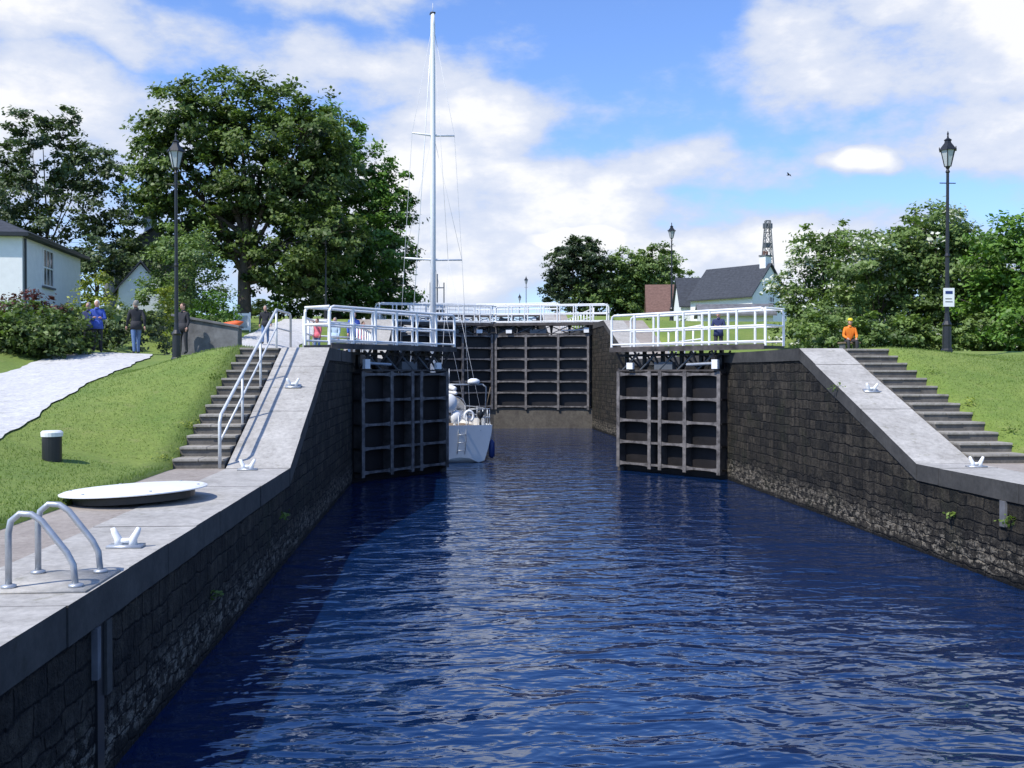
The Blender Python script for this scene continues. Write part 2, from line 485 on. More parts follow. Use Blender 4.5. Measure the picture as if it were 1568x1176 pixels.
zh = [.30, 1.05, 1.80, 2.58, 3.40]
uu = [.03, .33, .56, .66, .97]
lock_gate((XL, 31.0), (-.06, 34.4), .25, 3.45, 4.28, zh, uu, 1.5)
lock_gate((XR, 31.0), (6.28, 34.4), .25, 3.45, 4.28, zh, uu, 1.7)
zh2 = [1.35, 2.2, 2.9, 3.6, 4.3, 5.0, 5.75]; u2 = [.03, .33, .66, .97]
lock_gate((XL, 60.2), (3.10, 61.9), 1.25, 5.8, 6.5, zh2, u2, 1.2, near=False)
lock_gate((XR, 60.2), (3.16, 61.9), 1.25, 5.8, 6.5, zh2, u2, 1.0, near=False)
lock_gate((XL, 94.5), (3.10, 96.5), 5.6, 8.4, 9.0, [6, 7, 8], u2, 2.5, near=False)
lock_gate((XR, 94.5), (3.16, 96.5), 5.6, 8.4, 9.0, [6, 7, 8], u2, 2.0, near=False)

def fence(pts, h=1.1, sp=1.4):
    b = MB()
    for (a, c) in zip(pts, pts[1:]):
        a = Vector(a); c = Vector(c); L = (c - a).length; n = max(1, round(L / sp))
        for hh, r in ((h, .040), (h * .55, .030)):
            b.tube([a + Vector((0, 0, hh)), c + Vector((0, 0, hh))], r, 'white')
        for i in range(n + 1):
            p = a + (c - a) * i / n; b.tube([p, p + Vector((0, 0, h + .02))], .038, 'white')
    b.finish("safety_railing", smooth=True)
fence([(-4.4, 31.2, 4.09), (-4.4, 33.5, 4.09), (-3.2, 35.2, 4.09), (-3.2, 43, 4.1)])
fence([(9.5, 35.5, 4.09), (9.5, 41, 4.1)])
fence([(-4.2, 62.5, 6.5), (-4.2, 80, 6.5)])
fence([(9.6, 62.5, 6.5), (9.6, 80, 6.5)])

# ---------------------------------------------------------------- yacht
def yacht():
    e = empty("sailing_yacht", (.66, 37.2, 0)); e.rotation_euler = (0, 0, R(13))
    st = [(-.15, 1.16, .95, 1.40, .22), (.5, 1.30, 1.05, 1.38, -.05), (2, 1.56, 1.35, 1.34, -.3), (4, 1.74, 1.55, 1.32, -.45), (6, 1.68, 1.4, 1.34, -.5),
          (8, 1.28, .92, 1.40, -.45), (9.6, .75, .42, 1.48, -.3), (10.6, .3, .1, 1.56, -.05), (11, .03, .02, 1.60, .4)]
    b = MB(); sec = []
    for y, bd, bw, zs, zk in st:
        row = []
        pts = [(bd * 1.0, zs + .06), (bd, zs), (bd * .995, zs - .25), (bw + (bd - bw) * .55, .55), (bw, .08), (bw * .75, -.1 + zk * .5), (bw * .35, zk * .85), (0, zk)]
        for x, z in pts: row.append((-x, y + (.35 * (1 - (z / 1.3)) if y < 0 else 0), z))
        for x, z in pts[-2::-1]: row.append((x, y + (.35 * (1 - (z / 1.3)) if y < 0 else 0), z))
        sec.append(row)
    n = len(sec[0]); vs = [v for r in sec for v in r]; fs = []
    for i in range(len(sec) - 1):
        for j in range(n - 1): fs.append((i * n + j, i * n + j + 1, (i + 1) * n + j + 1, (i + 1) * n + j))
    fs.append(tuple(range(n)))
    b.add(vs, fs, 'gel')
    b.finish("hull", parent=e)
    d = MB()
    for (a, c) in zip(st, st[1:]):
        d.add([(-a[1] * .97, a[0], a[3] - .01), (a[1] * .97, a[0], a[3] - .01), (c[1] * .97, c[0], c[3] - .01), (-c[1] * .97, c[0], c[3] - .01)], [(0, 1, 2, 3)], 'gel')
    d.box(-.7, .7, .15, 2.6, 1.3, 1.41, 'teak')
    for s in (-1, 1):
        d.box(min(s * .75, s * .98), max(s * .75, s * .98), .2, 3.0, 1.3, 1.68, 'gel')
    d.add([(-1.0, 3, 1.25), (1.0, 3, 1.25), (.95, 7, 1.25), (-.95, 7, 1.25), (-.85, 3.1, 1.90), (.85, 3.1, 1.90), (.6, 6.8, 1.66), (-.6, 6.8, 1.66)],
          [(4, 5, 6, 7), (0, 1, 5, 4), (1, 2, 6, 5), (2, 3, 7, 6), (3, 0, 4, 7)], 'gel')
    d.box(-.3, .3, 2.97, 3.05, 1.35, 1.82, 'glass')
    for s in (-1, 1):
        d.box(s * .97 - .02, s * .97 + .02, 3.5, 5.6, 1.47, 1.62, 'glass')
    pts = []
    for i in range(9):
        t = math.pi * i / 8; pts.append((.9 * math.cos(t), math.sin(t)))
    vs = [(x, 2.7, 1.80 + .78 * z) for x, z in pts] + [(x * .9, 3.7, 1.76 + .25 * z) for x, z in pts]
    d.add(vs, [(i, i + 1, 10 + i, 9 + i) for i in range(8)], 'gel')
    d.tube([(0, 1.1, 1.3), (0, 1.1, 2.2)], .06, 'gel')
    ring = [(.42 * math.cos(a), .98, 2.1 + .42 * math.sin(a)) for a in np.linspace(0, 2 * math.pi, 21)]
    d.tube(ring, .018, 'galv', 6)
    for a in range(0, 360, 60): d.tube([(0, .98, 2.1), (.42 * math.cos(R(a)), .98, 2.1 + .42 * math.sin(R(a)))], .009, 'galv', 5)
    d.finish("deck_and_cabin", parent=e)
    g = MB()
    for s in (-1, 1):
        for hh in (.66, .34):
            g.tube([(s * .25, -.05, 1.4 + hh), (s * 1.05, -.05, 1.4 + hh), (s * 1.15, .1, 1.4 + hh), (s * 1.38, 1.3, 1.36 + hh), (s * 1.68, 4, 1.33 + hh), (s * 1.62, 6, 1.35 + hh), (s * 1.22, 8, 1.42 + hh), (s * .7, 9.6, 1.5 + hh), (s * .1, 10.9, 1.62 + hh)], .02, 'galv', 6)
        for x, y in ((.25, -.05), (1.1, 0), (1.38, 1.3), (1.55, 2.6), (1.68, 4), (1.62, 6), (1.22, 8), (.7, 9.6)):
            g.tube([(s * x, y, 1.36), (s * x, y, 2.03)], .02, 'galv', 6)
        g.tube([(s * .95, .1, 1.3), (s * .95, -.05, 2.9), (s * .8, -.1, 3.0)], .028, 'galv', 8)
    g.tube([(-.8, -.1, 3.0), (.8, -.1, 3.0)], .028, 'galv', 8)
    g.lathe([(.0, 0), (.2, .0), (.24, .05), (.22, .14), (.1, .2), (0, .2)], (.45, -.1, 3.03), 'gel', 16)
    g.tube([(-.5, -.1, 3.0), (-.5, -.1, 3.6)], .015, 'galv', 6)
    # rolled dinghy / canvas bundles lashed to the pushpit
    g.ell((-.50, -.02, 2.30), .34, .18, .36, 'gel')
    g.ell((-.22, 0, 1.76), .22, .16, .26, 'gel')
    g.ell((.72, -.06, 1.86), .13, .10, .18, 'black')
    g.tube([(.72, -.06, 1.7), (.72, -.1, 1.25)], .045, 'black', 8)
    ring = [(.27 + .17 * math.cos(a), -.1, 1.80 + .2 * math.sin(a)) for a in np.linspace(R(-60), R(240), 14)]
    g.tube(ring, .05, 'gel', 8)
    for s in (-.15, .15): g.tube([(s, -.17, 1.85), (s, -.12, .9), (s, .08, .35)], .015, 'galv', 6)
    for z in (.5, .8, 1.1, 1.4): g.tube([(-.15, -.14 + .2 * max(0, (.9 - z)), z), (.15, -.14 + .2 * max(0, .9 - z), z)], .015, 'galv', 6)
    g.tube([(.9, -.1, 1.9), (1.0, -.5, 2.9)], .012, 'teak', 6)
    for y, x in ((.6, 1.36), (3, 1.76), (5.5, 1.82)):
        for s in (-1, 1):
            g.tube([(s * x, y, .12), (s * x, y, .2), (s * x, y, .75), (s * x, y, .85)], [.03, .12, .12, .03], 'blue', 10)
            g.tube([(s * x, y, .85), (s * (x - .08), y, 1.6)], .01, 'wire', 5)
    g.finish("deck_gear", smooth=True, parent=e)
    r = MB(); my = 5.0; mz = 18.75
    r.tube([(0, my, 1.5), (0, my, 12), (0, my, mz - .5), (0, my, mz)], [.125, .12, .10, .08], 'alu', 12)
    r.tube([(0, my - .1, 2.75), (0, .9, 2.65)], .07, 'alu', 8)
    r.tube([(0, my - .3, 2.92), (0, 3.6, 2.97), (0, 1.1, 2.82)], [.13, .16, .09], 'gel', 10)
    for z, w in ((8.3, 1.25), (13.6, .92)):
        r.tube([(-w, my - .1, z), (0, my, z - .03), (w, my - .1, z)], [.035, .05, .035], 'alu', 8)
    for s in (-1, 1):
        r.tube([(s * 1.62, my - .1, 1.3), (s * 1.25, my - .1, 8.3), (s * .92, my - .1, 13.6), (0, my, mz - .4)], .009, 'wire', 5)
        r.tube([(s * 1.55, my, 1.3), (s * .05, my, 8.2)], .007, 'wire', 5)
        r.tube([(s * 1.25, my - .1, 8.3), (s * .05, my, 13.5)], .007, 'wire', 5)
        r.tube([(s * .9, .0, 1.35), (0, 2.2, 8)], .007, 'wire', 5)
    r.tube([(0, 2.2, 8), (0, my, mz - .1)], .007, 'wire', 5)
    r.tube([(0, 10.9, 1.6), (0, my + .1, mz - .4)], .018, 'gel', 6)
    r.tube([(0, my, mz), (0, my, mz + .45)], .012, 'wire', 5)
    r.box(-.1, .1, my - .08, my + .2, mz, mz + .06, 'black')
    r.finish("mast_and_rigging", smooth=True, parent=e)
yacht()

def fishing_boat():
    e = empty("fishing_boat", (-.8, 114, 8.0)); b = MB()
    b.add([(-1.6, 0, 1.1), (1.6, 0, 1.1), (1.8, 6, 1.1), (0, 11, 1.9), (-1.8, 6, 1.1), (-1.2, .3, -.2), (1.2, .3, -.2), (1.3, 6, -.2), (0, 10, -.2), (-1.3, 6, -.2)],
          [(0, 1, 2, 3, 4), (0, 5, 6, 1), (1, 6, 7, 2), (2, 7, 8, 3), (3, 8, 9, 4), (4, 9, 5, 0)], 'blue')
    b.box(-1.1, 1.1, 1.5, 4.5, 1.1, 3.3, 'white'); b.box(-1.2, 1.2, 1.4, 4.6, 3.3, 3.4, 'white')
    b.box(-.9, .9, 1.46, 1.5, 2.2, 2.9, 'glass')
    b.tube([(0, 3, 3.4), (0, 3, 7.2)], .09, 'iron'); b.tube([(-.8, 1, 1.1), (-.8, 1, 6)], .07, 'iron'); b.tube([(.8, 1, 1.1), (.8, 1, 6)], .07, 'iron')
    b.tube([(-.8, 1, 5.4), (.8, 1, 5.4)], .06, 'iron'); b.box(-.6, .6, 2.9, 3.1, 5.5, 5.65, 'white')
    b.finish("hull_and_wheelhouse", parent=e)
fishing_boat()

# ---------------------------------------------------------------- street lamps
def street_lamp(x, y, H=5.8, sign=False):
    z = gz(x, y) - .03; b = MB()
    b.lathe([(.15, 0), (.15, .12), (.12, .16), (.11, .75), (.13, .8), (.075, .9), (.055, 1.1), (.05, 2.6), (.065, 2.65), (.045, 2.72), (.038, H - .98), (.06, H - .95), (.03, H - .88), (.07, H - .80)], (x, y, z), 'black', 14)
    b.tube([(x - .22, y, z + H - 1.25), (x + .22, y, z + H - 1.25)], .014, 'black', 6)
    zb = z + H - .80
    b.lathe([(.09, 0), (.19, .42)], (x, y, zb), 'lampglass', 6)
    for i in range(6):
        a = 2 * math.pi * i / 6
        b.tube([(x + .09 * math.cos(a), y + .09 * math.sin(a), zb), (x + .195 * math.cos(a), y + .195 * math.sin(a), zb + .43)], .013, 'black', 5)
        b.tube([(x + .235 * math.cos(a), y + .235 * math.sin(a), zb + .42), (x + .235 * math.cos(a), y + .235 * math.sin(a), zb + .50)], .012, 'black', 5)
    b.lathe([(.24, .42), (.23, .45), (.10, .62), (.085, .68), (.11, .70), (.03, .76), (.02, .84), (.03, .87), (.004, .95)], (x, y, zb), 'black', 6)
    if sign:
        b.box(x - .15, x + .15, y - .10, y - .085, z + 1.28, z + 1.78, 'white')
        b.box(x - .10, x + .10, y - .104, y - .1005, z + 1.62, z + 1.70, 'blue')
        b.box(x - .10, x + .08, y - .104, y - .1005, z + 1.48, z + 1.50, 'black')
        b.box(x - .10, x + .10, y - .104, y - .1005, z + 1.40, z + 1.42, 'black')
        b.box(x - .02, x + .02, y - .085, y - .03, z + 1.4, z + 1.7, 'black')
    b.finish("street_lamp")
street_lamp(13.5, 25.5, 5.85, True)
street_lamp(13.5, 57.5); street_lamp(-7.25, 27.2, 6.1); street_lamp(-6.9, 58)
street_lamp(-6.2, 112, 5.8); street_lamp(-5.0, 118, 5.8); street_lamp(9.9, 118, 6.8); street_lamp(10.2, 132, 5.8)

# ---------------------------------------------------------------- quay furniture
def cleat(x, y, z, tilt=0):
    b = MB(); c = Matrix.Translation((x, y, z)) @ Matrix.Rotation(tilt, 4, 'X'); b.T = c
    b.box(-.17, .17, -.09, .09, 0, .03, 'galv')
    for s in (-1, 1):
        b.tube([(s * .07, 0, .02), (s * .075, 0, .09), (s * .11, 0, .15), (s * .13, 0, .20)], [.042, .038, .032, .022], 'white', 10)
    b.tube([(-.09, 0, .07), (.09, 0, .07)], .026, 'white', 8)
    b.finish("mooring_cleat", smooth=True)
sl = math.atan2(4.07 - Q, 24.6 - 18.3)
cleat(-3.2, 10.1, Q); cleat(-3.55, 18.0, Q); cleat(-3.35, 22.1, interp(PROF, 22.1) + .01, sl)
cleat(9.9, 17.6, Q); cleat(9.75, 21.8, interp(PROF, 21.8) + .01, sl)

def ladder():
    b = MB()
    b.box(-3.62, -2.86, 8.02, 8.88, Q + .004, Q + .02, 'coping')
    for y in (8.18, 8.76):
        b.tube([(-3.52, y, Q), (-3.52, y, Q + .46), (-3.50, y, Q + .56), (-3.43, y, Q + .62), (-3.34, y, Q + .615), (-3.26, y, Q + .56), (-3.06, y, Q + .30), (-3.01, y, Q + .20), (-2.99, y, Q)], .026, 'galv', 10)
        for x in (-3.52, -2.99): b.lathe([(.06, .0), (.06, .02), (.03, .03)], (x, y, Q + .02), 'galv', 12)
    b.finish("quay_ladder_handrails", smooth=True)
ladder()

def bollard():
    x, y = -6.75, 17.4; z = gz(x, y) - .02; b = MB()
    b.lathe([(.16, 0), (.16, .42), (.17, .43)], (x, y, z), 'black', 20)
    b.lathe([(.175, .43), (.18, .50), (.15, .53), (0.01, .535)], (x, y, z), 'white', 20)
    b.finish("bollard")
bollard()

def disc():
    b = MB(); b.T = Matrix.Translation((-4.28, 13.9, Q + .10)) @ Matrix.Rotation(R(-1.0), 4, 'X') @ Matrix.Rotation(R(-2.5), 4, 'Y') @ Matrix.Scale(.94, 4)
    b.lathe([(1.0, .03), (1.03, .035), (1.03, .05), (.98, .07), (.6, .09), (.2, .10), (.01, .102)], (0, 0, 0), 'white', 56)
    b.lathe([(.85, -.09), (.85, .0), (.97, .028)], (0, 0, 0), 'black', 40)
    for a in range(0, 360, 60):
        b.tube([(.92 * math.cos(R(a)), .92 * math.sin(R(a)), .06), (.92 * math.cos(R(a)), .92 * math.sin(R(a)), .085)], .02, 'galv', 8)
    b.finish("round_white_cover")
disc()

b = MB()
b.add([(-9.1, 33.6, 3.6), (-6.9, 33.4, 3.6), (-6.9, 34.2, 3.6), (-9.1, 34.4, 3.6), (-9.05, 33.7, 5.35), (-6.9, 33.5, 4.95), (-6.9, 34.1, 4.95), (-9.05, 34.3, 5.35)],
      [(4, 5, 6, 7), (0, 1, 5, 4), (1, 2, 6, 5), (2, 3, 7, 6), (3, 0, 4, 7)], 'greystone')
b.add([(-9.15, 33.62, 5.353), (-6.85, 33.42, 4.953), (-6.85, 34.18, 4.953), (-9.15, 34.38, 5.353), (-9.15, 33.62, 5.43), (-6.85, 33.42, 5.03), (-6.85, 34.18, 5.03), (-9.15, 34.38, 5.43)],
      [(4, 5, 6, 7), (0, 1, 5, 4), (1, 2, 6, 5), (2, 3, 7, 6), (3, 0, 4, 7)], 'greystone')
b.finish("low_stone_wall", bevel=.02)
def kayak():
    b = MB(); b.T = Matrix.Translation((-9.2, 41.5, 5.35)) @ Matrix.Rotation(R(-14), 4, 'Y')
    b.tube([(-.9, 0, 0), (-.6, 0, -.02), (0, 0, -.03), (.6, 0, -.02), (.9, 0, 0)], [.02, .15, .2, .15, .02], 'orange', 12)
    b.tube([(-.6, 0, -.1), (-.6, 0, -1.4)], .03, 'galv'); b.tube([(.5, 0, -.1), (.5, 0, -1.4)], .03, 'galv')
    b.finish("orange_kayak_on_rack", smooth=True)
kayak()
def info_board(x, y, w, h, zb):
    z = gz(x, y); b = MB()
    b.box(x - w / 2, x + w / 2, y - .03, y + .03, z + zb, z + zb + h, 'white')
    b.box(x - w / 2 + .08, x + w / 2 - .08, y - .036, y - .0305, z + zb + .12, z + zb + h - .12, 'galv')
    for s in (-1, 1): b.box(x + s * (w / 2 + .035) - .03, x + s * (w / 2 + .035) + .03, y - .03, y + .03, z - .1, z + zb + h + .05, 'white')
    b.finish("information_board")
info_board(-10.1, 50, .7, .85, .1)

b = MB(); b.T = Matrix.Translation((21.5, 60, 15.8)) @ Matrix.Rotation(R(40), 4, 'Z') @ Matrix.Rotation(R(20), 4, 'Y') @ Matrix.Scale(.7, 4)
b.tube([(0, -.2, 0), (0, -.1, 0), (0, .1, .01), (0, .18, .02), (0, .24, .01)], [.01, .05, .05, .03, .005], 'black', 8)
b.add([(0, .08, .02), (-.2, .1, .12), (-.42, -.02, .05), (-.2, -.06, .1), (0, -.08, .02), (.2, .1, .12), (.42, -.02, .05), (.2, -.06, .1)], [(0, 1, 3, 4), (1, 2, 3), (0, 4, 7, 5), (5, 7, 6)], 'black')
b.finish("bird")

# ---------------------------------------------------------------- buildings
def window(b, T, w, h):
    old = b.T; b.T = T
    b.box(-w / 2, w / 2, -.02, .02, 0, h, 'glass')
    f = .07
    for x in (-w / 2 - f / 2, w / 2 - f / 2): b.box(x, x + f, -.06, .0, -.02, h + .02, 'white')
    for z in (-f / 2, h / 2 - f / 2, h - f / 2): b.box(-w / 2 + f / 2, w / 2 - f / 2, -.055, .0, z, z + f, 'white')
    for x in (-w / 6, w / 6): b.box(x - .02, x + .02, -.045, .0, 0.04, h - .04, 'white')
    b.box(-w / 2 - .12, w / 2 + .12, -.12, 0, -.12, -.037, 'greystone')
    b.T = old

def house(name, c, rot, W, D, z0, ze, zr, roof='slate', hip=0, chim=(), wins=(), wall='render'):
    e = empty(name, (c[0], c[1], 0)); e.rotation_euler = (0, 0, rot)
    b = MB(); w = W / 2; d = D / 2
    b.box(-w, w, -d, d, z0, ze, wall)
    if not hip:
        b.add([(-w, -d, ze), (w, -d, ze), (0, -d, zr - .08), (-w, d, ze), (w, d, ze), (0, d, zr - .08)], [(0, 1, 2), (3, 5, 4)], wall)
    b.finish("walls", parent=e)
    r = MB(); o = .35; t = .12
    sl = (zr - ze) / w
    if not hip:
        for s in (-1, 1):
            r.add([(s * (w + o), -d - .2, ze - sl * o), (s * (w + o), d + .2, ze - sl * o), (0, d + .2, zr), (0, -d - .2, zr),
                   (s * (w + o), -d - .2, ze - sl * o + t), (s * (w + o), d + .2, ze - sl * o + t), (0, d + .2, zr + t), (0, -d - .2, zr + t)],
                  [(0, 1, 2, 3), (4, 5, 6, 7), (0, 1, 5, 4), (0, 3, 7, 4), (1, 2, 6, 5)], roof)
    else:
        r.add([(-w - o, -d - o, ze - .05), (w + o, -d - o, ze - .05), (w + o, d + o, ze - .05), (-w - o, d + o, ze - .05), (-w - o, -d - o, ze + .1), (w + o, -d - o, ze + .1), (w + o, d + o, ze + .1), (-w - o, d + o, ze + .1),
               (-w + hip, 0, zr), (w - hip, 0, zr)], [(0, 1, 2, 3), (4, 5, 9, 8), (5, 6, 9), (6, 7, 8, 9), (7, 4, 8)], roof)
        r.add([(-w - o - .01, -d - o - .01, ze - .06), (w + o + .01, -d - o - .01, ze - .06), (w + o + .01, d + o + .01, ze - .06), (-w - o - .01, d + o + .01, ze - .06), (-w - o - .01, -d - o - .01, ze + .1), (w + o + .01, -d - o - .01, ze + .1), (w + o + .01, d + o + .01, ze + .1), (-w - o - .01, d + o + .01, ze + .1)],
              [(0, 1, 5, 4), (1, 2, 6, 5), (2, 3, 7, 6), (3, 0, 4, 7)], 'black')
    r.finish("roof", parent=e)
    if chim:
        k = MB()
        for (x, y, zt) in chim:
            k.box(x - .4, x + .4, y - .3, y + .3, ze, zt, 'render'); k.box(x - .46, x + .46, y - .36, y + .36, zt, zt + .12, 'greystone')
            for dx in (-.2, .2): k.lathe([(.1, 0), (.12, .3), (.1, .35)], (x + dx, y, zt + .12), 'tile', 10)
        k.finish("chimney", parent=e)
    if wins:
        g = MB()
        for (side, u, z, ww, hh) in wins:
            if side == 'E': T = Matrix.Translation((w + .003, u, z)) @ Matrix.Rotation(R(90), 4, 'Z')
            elif side == 'S': T = Matrix.Translation((u, -d - .003, z))
            elif side == 'W': T = Matrix.Translation((-w - .003, u, z)) @ Matrix.Rotation(R(-90), 4, 'Z')
            window(g, T, ww, hh)
        if side != 'W': g.tube([(w + .08, -d + .15, z0), (w + .08, -d + .15, ze - .1)], .05, 'black')
        g.finish("windows", parent=e)
    return e
house("white_cottage", (-22.4, 46.2), R(4), 9.0, 8.2, 4, 9.2, 11.0, hip=3.6, wins=(('E', -.9, 7.35, 1.35, 1.6), ('S', 1.5, 7.3, 1.2, 1.5), ('S', -2, 7.3, 1.2, 1.5)))
house("stone_house", (-20.6, 70), R(25), 5.0, 6, 6, 11.3, 13.2, chim=((0, -1.2, 14.0),), wins=(('S', 0, 8.2, .9, 1.2),), wall='greystone')
house("white_shed", (-17.0, 56), R(20), 2.2, 4, 6, 8.0, 9.4)
house("white_gable_house", (25.3, 83), R(36), 4.8, 6.5, 6, 10.0, 12.5, chim=((0, -2.8, 13.2),), wins=(('S', .2, 8.9, .7, .9),))
house("slate_roof_house", (24.0, 88), R(84), 4.8, 5.5, 6, 9.6, 12.0, wins=(('W', 0, 8.2, .8, 1.0),))
house("tiled_cottage", (23.6, 97), R(80), 5.5, 6.5, 6, 9.4, 12.2, roof='tile', wins=(('W', 0, 8.0, .8, 1.0),))
house("canal_workshop", (18.8, 62.5), R(80), 2.8, 4.5, 6, 7.2, 7.8, roof='greystone')
house("keepers_hut", (-8.6, 108), R(0), 1.9, 3, 8, 10.9, 12.1)

def pylon():
    b = MB(); x0, y0 = 84, 250
    def w(z): return 4.2 * (1 - (z - 9) / 36) + .9
    zs = [5, 12, 18, 24, 29, 33, 37, 40, 43]
    for a, c in zip(zs, zs[1:]):
        A = [(x0 + sx * w(a) / 2, y0 + sy * w(a) / 2, a) for sx, sy in ((-1, -1), (1, -1), (1, 1), (-1, 1))]
        C = [(x0 + sx * w(c) / 2, y0 + sy * w(c) / 2, c) for sx, sy in ((-1, -1), (1, -1), (1, 1), (-1, 1))]
        for i in range(4):
            j = (i + 1) % 4
            b.tube([A[i], C[i]], .13, 'iron', 4); b.tube([A[i], C[j]], .07, 'iron', 4); b.tube([A[j], C[i]], .07, 'iron', 4); b.tube([C[i], C[j]], .08, 'iron', 4)
    for z in (36, 41): b.box(x0 - 1.2, x0 + 1.2, y0 - .3, y0 + .3, z, z + 1.3, 'iron')
    b.finish("lattice_mast")
pylon()

# ---------------------------------------------------------------- vegetation
def foliage_mesh(name, base, lobes, mat, leaf=.26, k=11, per=42, seed=0, parent=None, fill=.35, extra=None, flat=1.0, cl=.30):
    rng = np.random.default_rng(seed)
    V = []; SH = []; MI = []
    for (dx, dy, dz, r) in lobes:
        c0 = np.array([dx, dy, dz])
        nc = max(5, int(k * r * r))
        for _ in range(nc):
            d = rng.normal(size=3); d /= np.linalg.norm(d)
            inner = rng.random() < fill
            rr = r * (rng.uniform(.2, .75) if inner else rng.uniform(.78, 1.10))
            c = c0 + d * rr * np.array([1, 1, .9 * flat])
            cr = cl * (.6 + rng.random() * .9) * (0.6 + .25 * r)
            n = int(per * rng.uniform(.6, 1.3))
            off = rng.normal(size=(n, 3)) * cr * np.array([.72, .72, .40])
            P = c + off
            nrm = rng.normal(size=(n, 3)) * .55 + d * .6 + np.array([0, 0, .75])
            nrm /= np.linalg.norm(nrm, axis=1)[:, None]
            t = np.cross(nrm, rng.normal(size=(n, 3))); t /= np.linalg.norm(t, axis=1)[:, None]
            bt = np.cross(nrm, t)
            s = leaf * rng.uniform(.5, 1.3, size=(n, 1))
            q = np.stack([P - t * s * .62, P - bt * s * .36 + t * s * .05, P + t * s * .62, P + bt * s * .36 + t * s * .05], axis=1)
            V.append(q.reshape(-1, 3))
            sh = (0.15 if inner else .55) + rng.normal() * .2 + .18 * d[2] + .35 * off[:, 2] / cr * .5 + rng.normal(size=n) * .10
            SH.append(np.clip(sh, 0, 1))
            isb = extra and (not inner) and rng.random() < extra[1]
            mi = np.zeros(n, int)
            if isb: mi[rng.random(n) < .5] = 1
            MI.append(mi)
    V = np.concatenate(V); SH = np.concatenate(SH); MI = np.concatenate(MI); nf = len(SH)
    me = bpy.data.meshes.new(name); me.vertices.add(nf * 4); me.loops.add(nf * 4); me.polygons.add(nf)
    me.vertices.foreach_set("co", V.ravel())
    me.loops.foreach_set("vertex_index", np.arange(nf * 4)); me.polygons.foreach_set("loop_start", np.arange(nf) * 4)
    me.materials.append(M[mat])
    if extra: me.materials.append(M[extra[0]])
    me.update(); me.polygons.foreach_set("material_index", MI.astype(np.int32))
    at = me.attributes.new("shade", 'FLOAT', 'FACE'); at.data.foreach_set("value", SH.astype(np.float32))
    o = bpy.data.objects.new(name, me); COL.objects.link(o)
    if parent: o.parent = parent
    else: o.location = base
    return o

def tree(name, x, y, lobes, mat, tr=.4, seed=1, z=None, thin=1.0, sc=1.0, **kw):
    zz = (gz(x, y) if z is None else z) - .1
    e = empty(name, (x, y, zz)); rnd = random.Random(seed)
    lob = [(a * sc, rnd.uniform(-1, 1) * r * .8, zc * sc, r * sc) for (a, zc, r) in lobes]
    foliage_mesh("crown", None, lob, mat, seed=seed, parent=e, **kw)
    b = MB(); top = max(l[2] for l in lob)
    fork = max(1.0, top * .22)
    b.tube([(0, 0, -.2), (.03, 0, .3), (0, 0, fork), (.1, .1, top * .5), (-.1, 0, top * .92)], [tr * 1.5, tr * 1.05, tr * .9, tr * .5 * thin, tr * .08], 'bark', 10)
    for (lx, ly, lz, r) in lob:
        st = fork + rnd.uniform(0, .25) * top
        st = min(st, lz)
        m = Vector((lx * .45, ly * .45, st + (lz - st) * .55 + .2))
        b.tube([(0, 0, st * .9), m, (lx, ly, lz)], [tr * .42 * thin, tr * .24 * thin, tr * .06], 'bark', 7)
        for q in range(4):
            a = rnd.uniform(0, 6.28); el = rnd.uniform(-.1, 1)
            p = Vector((lx + r * .85 * math.cos(a) * math.cos(el), ly + r * .85 * math.sin(a) * math.cos(el), lz + r * .8 * math.sin(el)))
            b.tube([m.lerp(Vector((lx, ly, lz)), .5), Vector((lx, ly, lz)).lerp(p, .4), p], [tr * .12 * thin, tr * .07 * thin, .015], 'bark', 5)
    b.finish("trunk_and_limbs", smooth=True, parent=e)
    return e

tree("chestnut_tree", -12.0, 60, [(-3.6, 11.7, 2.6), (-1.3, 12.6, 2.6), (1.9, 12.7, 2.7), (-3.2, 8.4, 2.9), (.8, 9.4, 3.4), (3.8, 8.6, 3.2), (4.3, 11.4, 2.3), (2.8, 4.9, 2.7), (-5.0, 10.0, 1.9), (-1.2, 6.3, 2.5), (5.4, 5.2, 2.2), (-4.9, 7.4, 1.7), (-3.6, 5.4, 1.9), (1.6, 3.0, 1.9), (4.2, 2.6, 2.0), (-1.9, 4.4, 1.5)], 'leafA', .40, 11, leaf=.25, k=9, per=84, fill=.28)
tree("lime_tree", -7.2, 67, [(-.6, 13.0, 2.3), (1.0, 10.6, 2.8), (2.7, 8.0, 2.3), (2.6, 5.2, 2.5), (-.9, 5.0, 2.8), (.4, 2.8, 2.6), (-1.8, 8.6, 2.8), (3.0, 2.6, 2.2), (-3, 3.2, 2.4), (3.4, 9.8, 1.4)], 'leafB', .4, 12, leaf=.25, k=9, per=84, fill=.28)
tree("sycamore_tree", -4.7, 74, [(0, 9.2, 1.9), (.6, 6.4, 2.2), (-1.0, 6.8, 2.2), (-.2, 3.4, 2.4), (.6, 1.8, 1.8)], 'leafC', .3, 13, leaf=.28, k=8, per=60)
tree("ash_tree", -25.2, 64, [(-.6, 12.2, 1.4), (.8, 12.8, 1.4), (-2.2, 10.2, 1.8), (2.2, 10.4, 1.8), (4.0, 10.0, 1.3), (-.6, 8.4, 2.1), (3.2, 7.8, 1.9), (4.6, 5.6, 2.0), (1.4, 5.2, 2.3), (-2.4, 6.4, 2.1), (5.6, 3.6, 2.0), (-3.4, 8.2, 1.8), (-4, 4.5, 2.1), (0, 3, 2.3), (.8, 10.0, 1.7), (-4.6, 6.4, 1.7)], 'leafC', .20, 14, thin=.6, leaf=.22, k=10, per=75, fill=.2)
